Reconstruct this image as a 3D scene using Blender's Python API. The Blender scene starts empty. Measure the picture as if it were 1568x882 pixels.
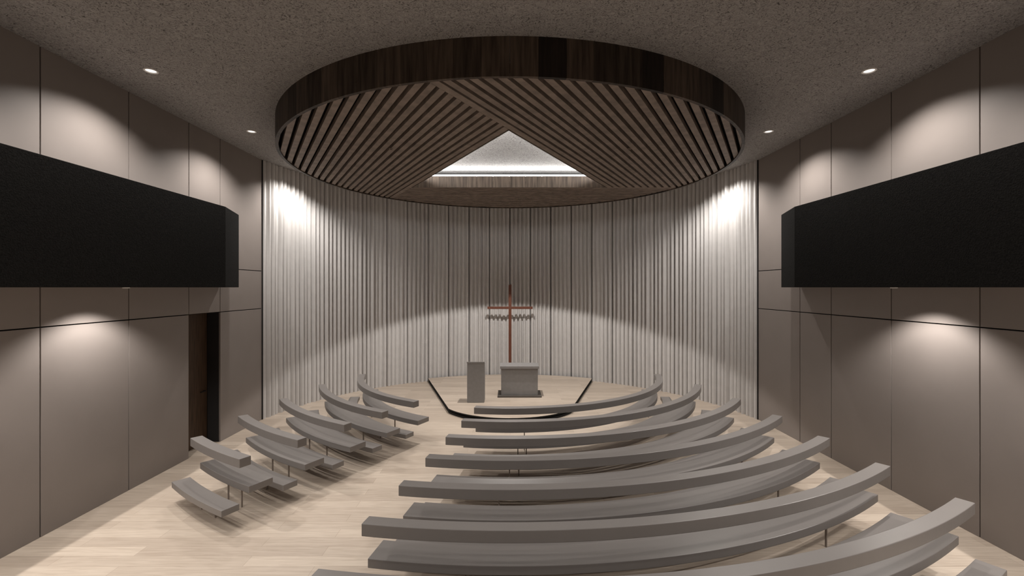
import bpy, bmesh, math, random
from mathutils import Vector, Matrix
random.seed(3)
S=bpy.context.scene
EYE=3.0; W=5.63; ZC=5.89; CY=9.69; RC=5.68; RR=4.41; ZR=5.446; BC=11.92
F=704.0

# ---------------------------------------------------------------- materials
def nt(name):
    m=bpy.data.materials.new(name); m.use_nodes=True
    t=m.node_tree; b=t.nodes['Principled BSDF']; return m,t,b
def N(t,typ,**k):
    n=t.nodes.new(typ)
    for a,v in k.items(): setattr(n,a,v)
    return n
def L(t,a,b): t.links.new(a,b)
def mapped(t,scale=(1,1,1)):
    tc=N(t,'ShaderNodeTexCoord'); mp=N(t,'ShaderNodeMapping'); mp.inputs['Scale'].default_value=scale
    L(t,tc.outputs['Object'],mp.inputs['Vector']); return mp.outputs['Vector']
def ramp(t,fac,stops):
    r=N(t,'ShaderNodeValToRGB'); e=r.color_ramp.elements
    while len(e)<len(stops): e.new(0.5)
    for i,(p,c) in enumerate(stops): e[i].position=p; e[i].color=(*c,1)
    L(t,fac,r.inputs['Fac']); return r.outputs['Color']
def simple(name,col,rough=.6,spec=.3,var=.06,scale=3,bump=0,stretch=(1,1,1)):
    m,t,b=nt(name)
    v=mapped(t,stretch); n=N(t,'ShaderNodeTexNoise'); n.inputs['Scale'].default_value=scale; n.inputs['Detail'].default_value=5
    L(t,v,n.inputs['Vector'])
    c0=tuple(max(0,c*(1-var)) for c in col); c1=tuple(c*(1+var) for c in col)
    L(t,ramp(t,n.outputs['Fac'],[(.3,c0),(.7,c1)]),b.inputs['Base Color'])
    b.inputs['Roughness'].default_value=rough; b.inputs['Specular IOR Level'].default_value=spec
    if bump:
        bp=N(t,'ShaderNodeBump'); bp.inputs['Strength'].default_value=bump; bp.inputs['Distance'].default_value=.01
        L(t,n.outputs['Fac'],bp.inputs['Height']); L(t,bp.outputs['Normal'],b.inputs['Normal'])
    return m
def emis(name,col,s):
    m,t,b=nt(name); b.inputs['Base Color'].default_value=(*col,1)
    b.inputs['Emission Color'].default_value=(*col,1); b.inputs['Emission Strength'].default_value=s; return m

M_panel=simple('taupe_panel',(.262,.230,.213),.45,.35,.03,2)
M_gap=simple('dark_joint',(.03,.028,.028),.8,.1)
M_black=simple('black_fabric',(.017,.0165,.016),.95,.05,.35,70,.3,(1,1,1))
M_curt=simple('fluted_cladding',(.61,.595,.585),.7,.2,.03,6)
M_pew=simple('grey_pew_lacquer',(.202,.186,.177),.36,.4,.02,3)
M_leg=simple('pew_support_pale_metal',(.30,.26,.23),.5,.3,.02,3)
M_altar=simple('altar_stone',(.25,.24,.235),.6,.3,.05,12)
M_plinth=simple('plinth_stone',(.09,.078,.068),.6,.3,.05,12)
M_cross=simple('cross_brown_wood',(.14,.052,.032),.5,.3,.2,8,0,(8,8,1))
M_slat=simple('slat_wood',(.215,.172,.143),.6,.2,.25,6)
M_void=simple('canopy_backing',(.014,.012,.011),.9,.05)
M_white=simple('white_trim',(.75,.74,.72),.4,.4,.02)
M_lamp=emis('lamp_diffuser',(1,.95,.9),1.1)
M_led=emis('led_strip',(1,.99,.98),8)
M_riser=simple('stage_riser_black',(.012,.012,.012),.7,.2)
M_door=simple('door_walnut',(.075,.045,.027),.5,.3,.45,5,0,(1,9,.5))

# ceiling plaster
M_ceil,t,b=nt('ceiling_rough_plaster')
v=mapped(t); n=N(t,'ShaderNodeTexNoise'); n.inputs['Scale'].default_value=17; n.inputs['Detail'].default_value=4; n.inputs['Roughness'].default_value=.62; n.inputs['Distortion'].default_value=3.2
L(t,v,n.inputs['Vector'])
L(t,ramp(t,n.outputs['Fac'],[(.35,(.115,.109,.104)),(.45,(.335,.32,.31)),(.70,(.48,.465,.45))]),b.inputs['Base Color'])
b.inputs['Roughness'].default_value=.95; b.inputs['Specular IOR Level'].default_value=.1
bp=N(t,'ShaderNodeBump'); bp.inputs['Strength'].default_value=.8; bp.inputs['Distance'].default_value=.028
L(t,n.outputs['Fac'],bp.inputs['Height']); L(t,bp.outputs['Normal'],b.inputs['Normal'])

# floor planks
def floor_mat(name):
    m,t,b=nt(name)
    v=mapped(t); br=N(t,'ShaderNodeTexBrick'); L(t,v,br.inputs['Vector'])
    br.offset=.37; br.offset_frequency=2
    br.inputs['Scale'].default_value=1; br.inputs['Brick Width'].default_value=2.1; br.inputs['Row Height'].default_value=.19
    br.inputs['Mortar Size'].default_value=.002; br.inputs['Mortar Smooth'].default_value=.3
    br.inputs['Color1'].default_value=(.47,.392,.322,1); br.inputs['Color2'].default_value=(.585,.50,.415,1); br.inputs['Mortar'].default_value=(.34,.27,.21,1)
    v2=mapped(t,(1.2,14,1)); n=N(t,'ShaderNodeTexNoise'); n.inputs['Scale'].default_value=2.2; n.inputs['Detail'].default_value=8; n.inputs['Distortion'].default_value=.7; L(t,v2,n.inputs['Vector'])
    g=ramp(t,n.outputs['Fac'],[(.3,(.84,.82,.80)),(.62,(1,1,1))])
    mx=N(t,'ShaderNodeMix',data_type='RGBA',blend_type='MULTIPLY'); mx.inputs['Factor'].default_value=1
    L(t,br.outputs['Color'],mx.inputs['A']); L(t,g,mx.inputs['B']); L(t,mx.outputs['Result'],b.inputs['Base Color'])
    b.inputs['Roughness'].default_value=.42; b.inputs['Specular IOR Level'].default_value=.35
    return m
M_floor=floor_mat('pale_oak_planks')

# ring wood with per-plank variation
M_ring,t,b=nt('dark_walnut_planks')
at=N(t,'ShaderNodeAttribute',attribute_name='pv')
v=mapped(t,(7,7,.6)); n=N(t,'ShaderNodeTexNoise'); n.inputs['Scale'].default_value=3; n.inputs['Detail'].default_value=6; L(t,v,n.inputs['Vector'])
c=ramp(t,n.outputs['Fac'],[(.3,(.036,.026,.019)),(.7,(.108,.080,.060))])
mx=N(t,'ShaderNodeMix',data_type='RGBA',blend_type='MULTIPLY'); mx.inputs['Factor'].default_value=1
L(t,c,mx.inputs['A']); L(t,at.outputs['Color'],mx.inputs['B']); L(t,mx.outputs['Result'],b.inputs['Base Color'])
b.inputs['Roughness'].default_value=.55; b.inputs['Specular IOR Level'].default_value=.2

# ---------------------------------------------------------------- mesh helpers
def box(bm,x0,x1,y0,y1,z0,z1,mi=0):
    vs=[bm.verts.new(p) for p in [(x0,y0,z0),(x1,y0,z0),(x1,y1,z0),(x0,y1,z0),(x0,y0,z1),(x1,y0,z1),(x1,y1,z1),(x0,y1,z1)]]
    for f in [(0,3,2,1),(4,5,6,7),(0,1,5,4),(1,2,6,5),(2,3,7,6),(3,0,4,7)]:
        bm.faces.new([vs[i] for i in f]).material_index=mi
def prism(bm,poly,z0,z1,mi=0,side_mi=None):
    if side_mi is None: side_mi=mi
    a=[bm.verts.new((p[0],p[1],z0)) for p in poly]; c=[bm.verts.new((p[0],p[1],z1)) for p in poly]
    bm.faces.new(a[::-1]).material_index=mi; bm.faces.new(c).material_index=mi
    k=len(poly)
    for i in range(k):
        j=(i+1)%k; bm.faces.new([a[i],a[j],c[j],c[i]]).material_index=side_mi
def obj(name,bm,mats,parent=None,bevel=0,smooth=False):
    bmesh.ops.recalc_face_normals(bm,faces=bm.faces)
    me=bpy.data.meshes.new(name); bm.to_mesh(me); bm.free()
    o=bpy.data.objects.new(name,me); S.collection.objects.link(o)
    for m in (mats if isinstance(mats,(list,tuple)) else [mats]): me.materials.append(m)
    if parent: o.parent=parent
    if smooth:
        for p in me.polygons: p.use_smooth=True
    if bevel:
        md=o.modifiers.new('bevel','BEVEL'); md.width=bevel; md.segments=2; md.limit_method='ANGLE'; md.angle_limit=math.radians(40)
    return o
def empty(name,loc=(0,0,0)):
    e=bpy.data.objects.new(name,None); e.location=loc; S.collection.objects.link(e); return e

YB=-3.2
# ---------------------------------------------------------------- floor & ceiling
bm=bmesh.new(); box(bm,-6.3,6.3,YB-.2,15.9,-.15,0); obj('floor',bm,M_floor)
bm=bmesh.new(); box(bm,-6.3,6.3,YB-.2,15.9,ZC,ZC+.15); obj('ceiling',bm,M_ceil)
bm=bmesh.new(); box(bm,-6.3,6.3,YB-.2,YB,0,ZC); obj('wall_back',bm,M_panel)

# ---------------------------------------------------------------- panelled side walls
seams=[YB,-2.2,-.92,.36,1.65,2.93,4.21,5.51,6.79,8.06,8.93,10.44]
rows=[(0,2.52),(2.52,3.37),(3.37,ZC)]
def side_wall(sgn,name,door):
    bm=bmesh.new(); g=.008
    for i in range(len(seams)-1):
        for r,(z0,z1) in enumerate(rows):
            if door and i==9 and r==0: continue
            y0,y1=seams[i]+g,seams[i+1]-g
            xa,xb=sorted((sgn*W,sgn*(W+.03)))
            box(bm,xa,xb,y0,y1,z0+(g if z0 else 0),z1-(g if z1<ZC else 0),0)
    # substrate behind the joints
    xa,xb=sorted((sgn*(W+.03),sgn*(W+.25)))
    if door:
        box(bm,xa,xb,YB,8.06,0,ZC,1); box(bm,xa,xb,8.93,10.5,0,ZC,1); box(bm,xa,xb,8.06,8.93,2.52,ZC,1)
        xa,xb=sorted((sgn*(W+.32),sgn*(W+.4))); box(bm,xa,xb,7.9,9.1,0,2.7,1)
    else: box(bm,xa,xb,YB,10.5,0,ZC,1)
    return obj(name,bm,[M_panel,M_gap],bevel=.002)
side_wall(-1,'wall_left',True); side_wall(1,'wall_right',False)
# door leaf in recess
d=empty('door_1',(-W-.27,8.5,0))
bm=bmesh.new(); box(bm,-.02,.02,-.42,.42,0.005,2.50); obj('leaf',bm,M_door,d)
bm=bmesh.new(); box(bm,.02,.05,.30,.34,1.0,1.02); box(bm,.04,.055,.2,.34,1.0,1.02); obj('handle',bm,M_gap,d)
# corner trims
for s,nm in ((-1,'trim_1'),(1,'trim_2')):
    bm=bmesh.new(); xa,xb=sorted((s*(W-.02),s*W)); box(bm,xa,xb,10.42,10.44,0,ZC); obj(nm,bm,M_gap)

# ---------------------------------------------------------------- curved fluted wall
bm=bmesh.new()
a0=math.asin((10.44-CY)/RC); a1=math.pi-a0
npan=24; nrib=5; K=12
cols=[]
tot=(a1-a0)
for p in range(npan):
    for r in range(nrib):
        dep=.080+random.uniform(-.03,.028)
        for k in range(K):
            u=(p+(r+k/K)/nrib)/npan
            w=k/K
            prof=max(0,math.sin(math.pi*min(1,max(0,(w-.08)/.84))))**.8
            off=dep*prof
            if r==0 and k<=1: off=-.05
            cols.append((a0+u*tot,off))
cols.append((a1,0))
prev=None
for a,off in cols:
    R=RC+.02-off
    x,y=R*math.cos(a),CY+R*math.sin(a)
    x=max(-W-.02,min(W+.02,x))
    v0=bm.verts.new((x,y,0)); v1=bm.verts.new((x,y,ZC))
    if prev:
        f=bm.faces.new([prev[0],v0,v1,prev[1]]); f.material_index=1 if (off<0 and prev[2]<0) else 0
    prev=(v0,v1,off)
obj('wall_front',bm,[M_curt,M_gap])
# shell behind the cladding
bm=bmesh.new(); prev=None
for i in range(65):
    a=a0-.02+(tot+.04)*i/64; q=[]
    for R in (RC+.12,RC+.2):
        for z in (0,ZC): q.append(bm.verts.new((R*math.cos(a),CY+R*math.sin(a),z)))
    if prev:
        bm.faces.new([prev[0],q[0],q[1],prev[1]]); bm.faces.new([prev[2],q[2],q[3],prev[3]])
    prev=q
obj('wall_front_shell',bm,M_gap)

# ---------------------------------------------------------------- balconies
for s in (-1,1):
    e=empty('balcony')
    zt=4.405
    def P(l): 
        return [(s*x,y) for x,y in l] if s>0 else [(s*x,y) for x,y in l][::-1]
    bm=bmesh.new()
    prism(bm,P([(4.95,YB+.01),(5.0,YB+.01),(5.0,7.98),(5.3,8.80),(W-.003,8.80),(W-.003,8.90),(5.25,8.90),(4.95,8.0)]),EYE,zt)
    obj('parapet',bm,M_black,e,bevel=.006)
    bm=bmesh.new()
    prism(bm,P([(5.0,YB+.01),(W-.003,YB+.01),(W-.003,8.80),(5.3,8.80),(5.0,7.98)]),EYE+.001,EYE+.2)
    obj('deck',bm,M_panel,e)

# ---------------------------------------------------------------- ceiling canopy
can=empty('ceiling_canopy')
bm=bmesh.new(); lay=bm.loops.layers.color.new('pv')
np_=84
for i in range(np_):
    g=random.choice([.5,.7,.75,.8,.85,.9,1,1.1])
    aa,ab=2*math.pi*i/np_,2*math.pi*(i+1)/np_-.0006
    fs=[]
    q=[]
    for a in (aa,(aa+ab)/2,ab):
        q.append([bm.verts.new((R*math.cos(a),CY+R*math.sin(a),z)) for R,z in ((RR,ZR-.02),(RR,ZC),(RR-.05,ZC),(RR-.05,ZR-.02))])
    for j in range(2):
        for k in range(4):
            fs.append(bm.faces.new([q[j][k],q[j+1][k],q[j+1][(k+1)%4],q[j][(k+1)%4]]))
    for f in fs:
        for l in f.loops: l[lay]=(g,g,g,1)
obj('ring_fascia',bm,M_ring,can)
P0=Vector((-.02,7.11)); YR=11.25
c30,s30=math.cos(math.radians(30)),.5
nR=Vector((c30,-s30)); nL=Vector((-c30,-s30))
panels=[
 dict(n=nR,p=P0,hp=[(P0,nR),(Vector((0,YR)),Vector((0,-1)))]),
 dict(n=nL,p=P0,hp=[(P0,nL),(P0,-nR)]),
 dict(n=Vector((0,1)),p=Vector((0,YR)),hp=[(Vector((0,YR)),Vector((0,1))),(P0,-nL)]),
]
def clip_poly(poly,pt,n):
    out=[]
    for i in range(len(poly)):
        a,b_=poly[i],poly[(i+1)%len(poly)]
        da,db=(a-pt).dot(n),(b_-pt).dot(n)
        if da>=0: out.append(a)
        if da*db<0: out.append(a+(b_-a)*(da/(da-db)))
    return out
Cc=Vector((0,CY)); Ri=RR-.05
bmS=bmesh.new(); bmB=bmesh.new()
for pn in panels:
    circ=[Cc+Vector((math.cos(2*math.pi*i/96),math.sin(2*math.pi*i/96)))*Ri for i in range(96)]
    poly=circ
    for pt,n in pn['hp']: poly=clip_poly(poly,pt+n*.002,n)
    prism(bmB,[tuple(p) for p in poly],ZR+.13,ZR+.15)
    pitch=.152; wd=.092
    for k in range(64):
        t0=k*pitch+.002
        w2=.11 if k==0 else wd
        strip=list(circ)
        for pt,n in pn['hp']: strip=clip_poly(strip,pt+n*.002,n)
        strip=clip_poly(strip,pn['p']+pn['n']*t0,pn['n'])
        if len(strip)>2: strip=clip_poly(strip,pn['p']+pn['n']*(t0+w2),-pn['n'])
        if len(strip)<3: continue
        q=[]
        for p in strip:
            if not q or (p-q[-1]).length>1e-4: q.append(p)
        if (q[0]-q[-1]).length<1e-4: q.pop()
        if len(q)<3: continue
        prism(bmS,[tuple(p) for p in q],ZR,ZR+.085)
obj('slats',bmS,M_slat,can); obj('backing',bmB,M_void,can)
# triangular opening lining, sitting just inside the slat edges
bm=bmesh.new()
VL=Vector((P0.x-(YR-P0.y)*math.tan(math.radians(30)),YR)); VR=Vector((P0.x+(YR-P0.y)*math.tan(math.radians(30)),YR))
lay=bm.loops.layers.color.new('pv')
tri=[P0,VR,VL]; cen=(P0+VR+VL)/3
bmL=bmesh.new()
for i in range(3):
    a,b_=tri[i],tri[(i+1)%3]; dd=(b_-a).normalized(); n=Vector((dd.y,-dd.x))
    if (cen-a).dot(n)>0: n=-n
    nseg=12
    for j in range(nseg):
        p=a+(b_-a)*(j/nseg); q=a+(b_-a)*((j+1)/nseg)-dd*.003
        g=random.choice([1.0,1.3,1.5,1.8,2.1])
        nf=len(bm.faces)
        prism(bm,[tuple(p-n*.026),tuple(q-n*.026),tuple(q-n*.001),tuple(p-n*.001)],ZR-.004,ZR+.27)
        bm.faces.ensure_lookup_table()
        for f in bm.faces[nf:]:
            for l in f.loops: l[lay]=(g,g,g,1)
    p=a+n*.16+dd*.1; q=b_+n*.16-dd*.1
    prism(bmL,[tuple(p),tuple(q),tuple(q+n*.03),tuple(p+n*.03)],ZR+.31,ZR+.35)
    # cove uplighter resting on the lining, aimed in and up at the ceiling
    mid=(a+b_)/2+n*.05
    l=bpy.data.lights.new('cove_light','AREA'); l.shape='RECTANGLE'; l.size=(b_-a).length*.9; l.size_y=.05; l.energy=66; l.color=(1,.99,.97)
    o=bpy.data.objects.new('cove_light',l); S.collection.objects.link(o); o.parent=can
    o.location=(mid.x,mid.y,ZR+.30)
    up=(Vector((0,0,.65))+Vector((-n.x,-n.y,0))).normalized()
    zax=-up; xax=Vector((dd.x,dd.y,0)); yax=zax.cross(xax)
    o.rotation_euler=Matrix((xax,yax,zax)).transposed().to_euler()
obj('opening_lining',bm,M_ring,can); obj('led_strip',bmL,M_led,can)

# ---------------------------------------------------------------- stage
bm=bmesh.new()
poly=[]
ac=math.radians(57)
for i in range(41):
    a=-ac+2*ac*i/40; poly.append((1.74*math.sin(a),BC-.02-1.74*math.cos(a)))
poly.append((2.60,14.60))
for i in range(1,16):
    x=2.60-5.2*i/16; poly.append((x,CY+math.sqrt((RC-.12)**2-x*x)))
poly.append((-2.60,14.60))
prism(bm,poly,0,.045,1)
cx,cy=0,12.8
prism(bm,[(cx+(x-cx)*1.002,cy+(y-cy)*1.002) if y<14.55 else (x,y) for x,y in poly],.08,.11,0,1)
prism(bm,[(cx+(x-cx)*.985,cy+(y-cy)*.985) for x,y in poly],.045,.08,1)
obj('stage_platform',bm,[M_floor,M_riser])

# ---------------------------------------------------------------- altar, lectern, cross
e=empty('altar',(.25,12.4,.11))
bm=bmesh.new(); box(bm,-.58,.58,-.36,.36,0,.035); obj('plinth',bm,M_plinth,e,.003)
bm=bmesh.new(); box(bm,-.485,.485,-.25,.27,.035,.74); obj('body',bm,M_altar,e,.005)
bm=bmesh.new(); box(bm,-.515,.515,-.29,.31,.74,.81); obj('mensa',bm,M_altar,e,.006)
e=empty('lectern',(-.86,11.68,.11))
bm=bmesh.new()
pr=[(-.17,0),(.19,0),(.19,.94),(-.17,1.01)]
va=[bm.verts.new((-.215,y,z)) for y,z in pr]; vb=[bm.verts.new((.215,y,z)) for y,z in pr]
bm.faces.new(va); bm.faces.new(vb[::-1])
for i in range(4): bm.faces.new([va[i],va[(i+1)%4],vb[(i+1)%4],vb[i]])
obj('pedestal',bm,M_altar,e,.005)
bm=bmesh.new(); box(bm,-.225,.225,-.18,-.165,.985,1.025); obj('book_ledge',bm,M_altar,e,.003)
e=empty('altar_cross',(0,14.96,.11))
bm=bmesh.new(); box(bm,-.045,.045,-.03,.03,0,2.98); obj('upright',bm,M_cross,e,.004)
bm=bmesh.new(); box(bm,-.735,.735,-.033,.027,2.185,2.265); obj('crossbar',bm,M_cross,e,.004)
bm=bmesh.new(); box(bm,-.2,.2,-.1,.1,0,.03); obj('foot',bm,M_riser,e,.004)

# ---------------------------------------------------------------- pews
def arc(bm,r0,r1,z0,z1,a0,a1):
    n=max(4,int(abs(a1-a0)/math.radians(1.0))); prev=None
    for i in range(n+1):
        a=a0+(a1-a0)*i/n
        q=[bm.verts.new((r*math.sin(a),BC-r*math.cos(a),z)) for r,z in ((r0,z0),(r1,z0),(r1,z1),(r0,z1))]
        if prev:
            for k in range(4): bm.faces.new([prev[k],prev[(k+1)%4],q[(k+1)%4],q[k]])
        else: bm.faces.new(q)
        prev=q
    bm.faces.new(prev[::-1])
ends=[81.8,67.5,55.5,47.0,40.4,35.6,32.3]
def pew(row,a0,a1):
    ri=3.61+.82*row
    a0,a1=math.radians(a0),math.radians(a1)
    e=empty('pew')
    bm=bmesh.new(); arc(bm,ri,ri+.15,.735,.85,a0,a1); obj('backrest',bm,M_pew,e,.006)
    bm=bmesh.new(); arc(bm,ri-.30,ri+.03,.375,.463,a0,a1); obj('seat',bm,M_pew,e,.006)
    bm=bmesh.new(); arc(bm,ri+.15,ri+.37,.215,.295,a0,a1); obj('kneeler',bm,M_pew,e,.006)
    # slim supports well inside the seat and kneeler outline
    bm=bmesh.new(); ln=(a1-a0)*ri; ns=2
    ins=min(.9,ln*.36)/ri
    for i in range(ns):
        a=a0+ins+(a1-a0-2*ins)*i/(ns-1); h=.008/ri
        arc(bm,ri-.17,ri-.15,0,.376,a-h,a+h)
        arc(bm,ri+.16,ri+.18,0,.216,a-h,a+h)
    obj('supports',bm,M_leg,e)
for r in range(7):
    pew(r,-9.9,ends[r])
    if r<5: pew(r,-ends[r],-28.7)

# ---------------------------------------------------------------- downlights
def downlight(x,y,z,power,size,blend,col=(1,.945,.89),soft=.03,r=.085,glow=True):
    e=empty('downlight',(x,y,z))
    bm=bmesh.new(); n=32
    rings=[(r,0),(r,-.012),(r*.8,-.014),(r*.72,-.002)]
    prev=None
    for i in range(n+1):
        a=2*math.pi*i/n
        q=[bm.verts.new((R*math.cos(a),R*math.sin(a),zz)) for R,zz in rings]
        if prev:
            for k in range(3): bm.faces.new([prev[k],q[k],q[k+1],prev[k+1]])
        prev=q
    obj('bezel',bm,M_white if glow else M_slat,e)
    bm=bmesh.new(); bmesh.ops.create_circle(bm,cap_ends=True,segments=32,radius=r*.74); 
    for v in bm.verts: v.co.z=-.003
    obj('diffuser',bm,M_lamp if glow else M_void,e)
    l=bpy.data.lights.new('beam','SPOT'); l.energy=power; l.spot_size=math.radians(size); l.spot_blend=blend; l.color=col; l.shadow_soft_size=soft
    o=bpy.data.objects.new('beam',l); o.location=(0,0,-.03); o.parent=e; S.collection.objects.link(o)
for s in (-1,1):
    for y in (-1.1,1.36,3.74,6.12,8.5,10.9):
        downlight(s*4.78,y,ZC,280 if y>10 else 245,134,.7)
    for y in (1.3,3.67,6.06):
        downlight(s*5.06,y,EYE,125,126,.5,r=.04)
    for y in (-.8,2.2):
        downlight(s*1.8,y,ZC,120,120,.6)  # fill lamps added overhead, out of view, to brighten the pews
downlight(0,11.62,ZR,700,104,.1,r=.035,glow=False)
for x,y in ((-2.1,8.1),(2.1,8.1)):
    downlight(x,y,ZR,70,100,.5,r=.035,glow=False)  # extra fill lamps added among the slats to light the pews

# ---------------------------------------------------------------- world / camera
w=bpy.data.worlds.new('World'); S.world=w; w.use_nodes=True
w.node_tree.nodes['Background'].inputs[0].default_value=(.8,.8,.8,1); w.node_tree.nodes['Background'].inputs[1].default_value=.05
cam=bpy.data.cameras.new('camera'); cam.sensor_width=36; cam.lens=36*F/1568; cam.shift_x=3/1568; cam.shift_y=-1/1568; cam.clip_start=.05
co=bpy.data.objects.new('camera',cam); co.location=(0,0,EYE); co.rotation_euler=(math.pi/2,0,0); S.collection.objects.link(co); S.camera=co
S.view_settings.view_transform='Standard'; S.view_settings.exposure=0
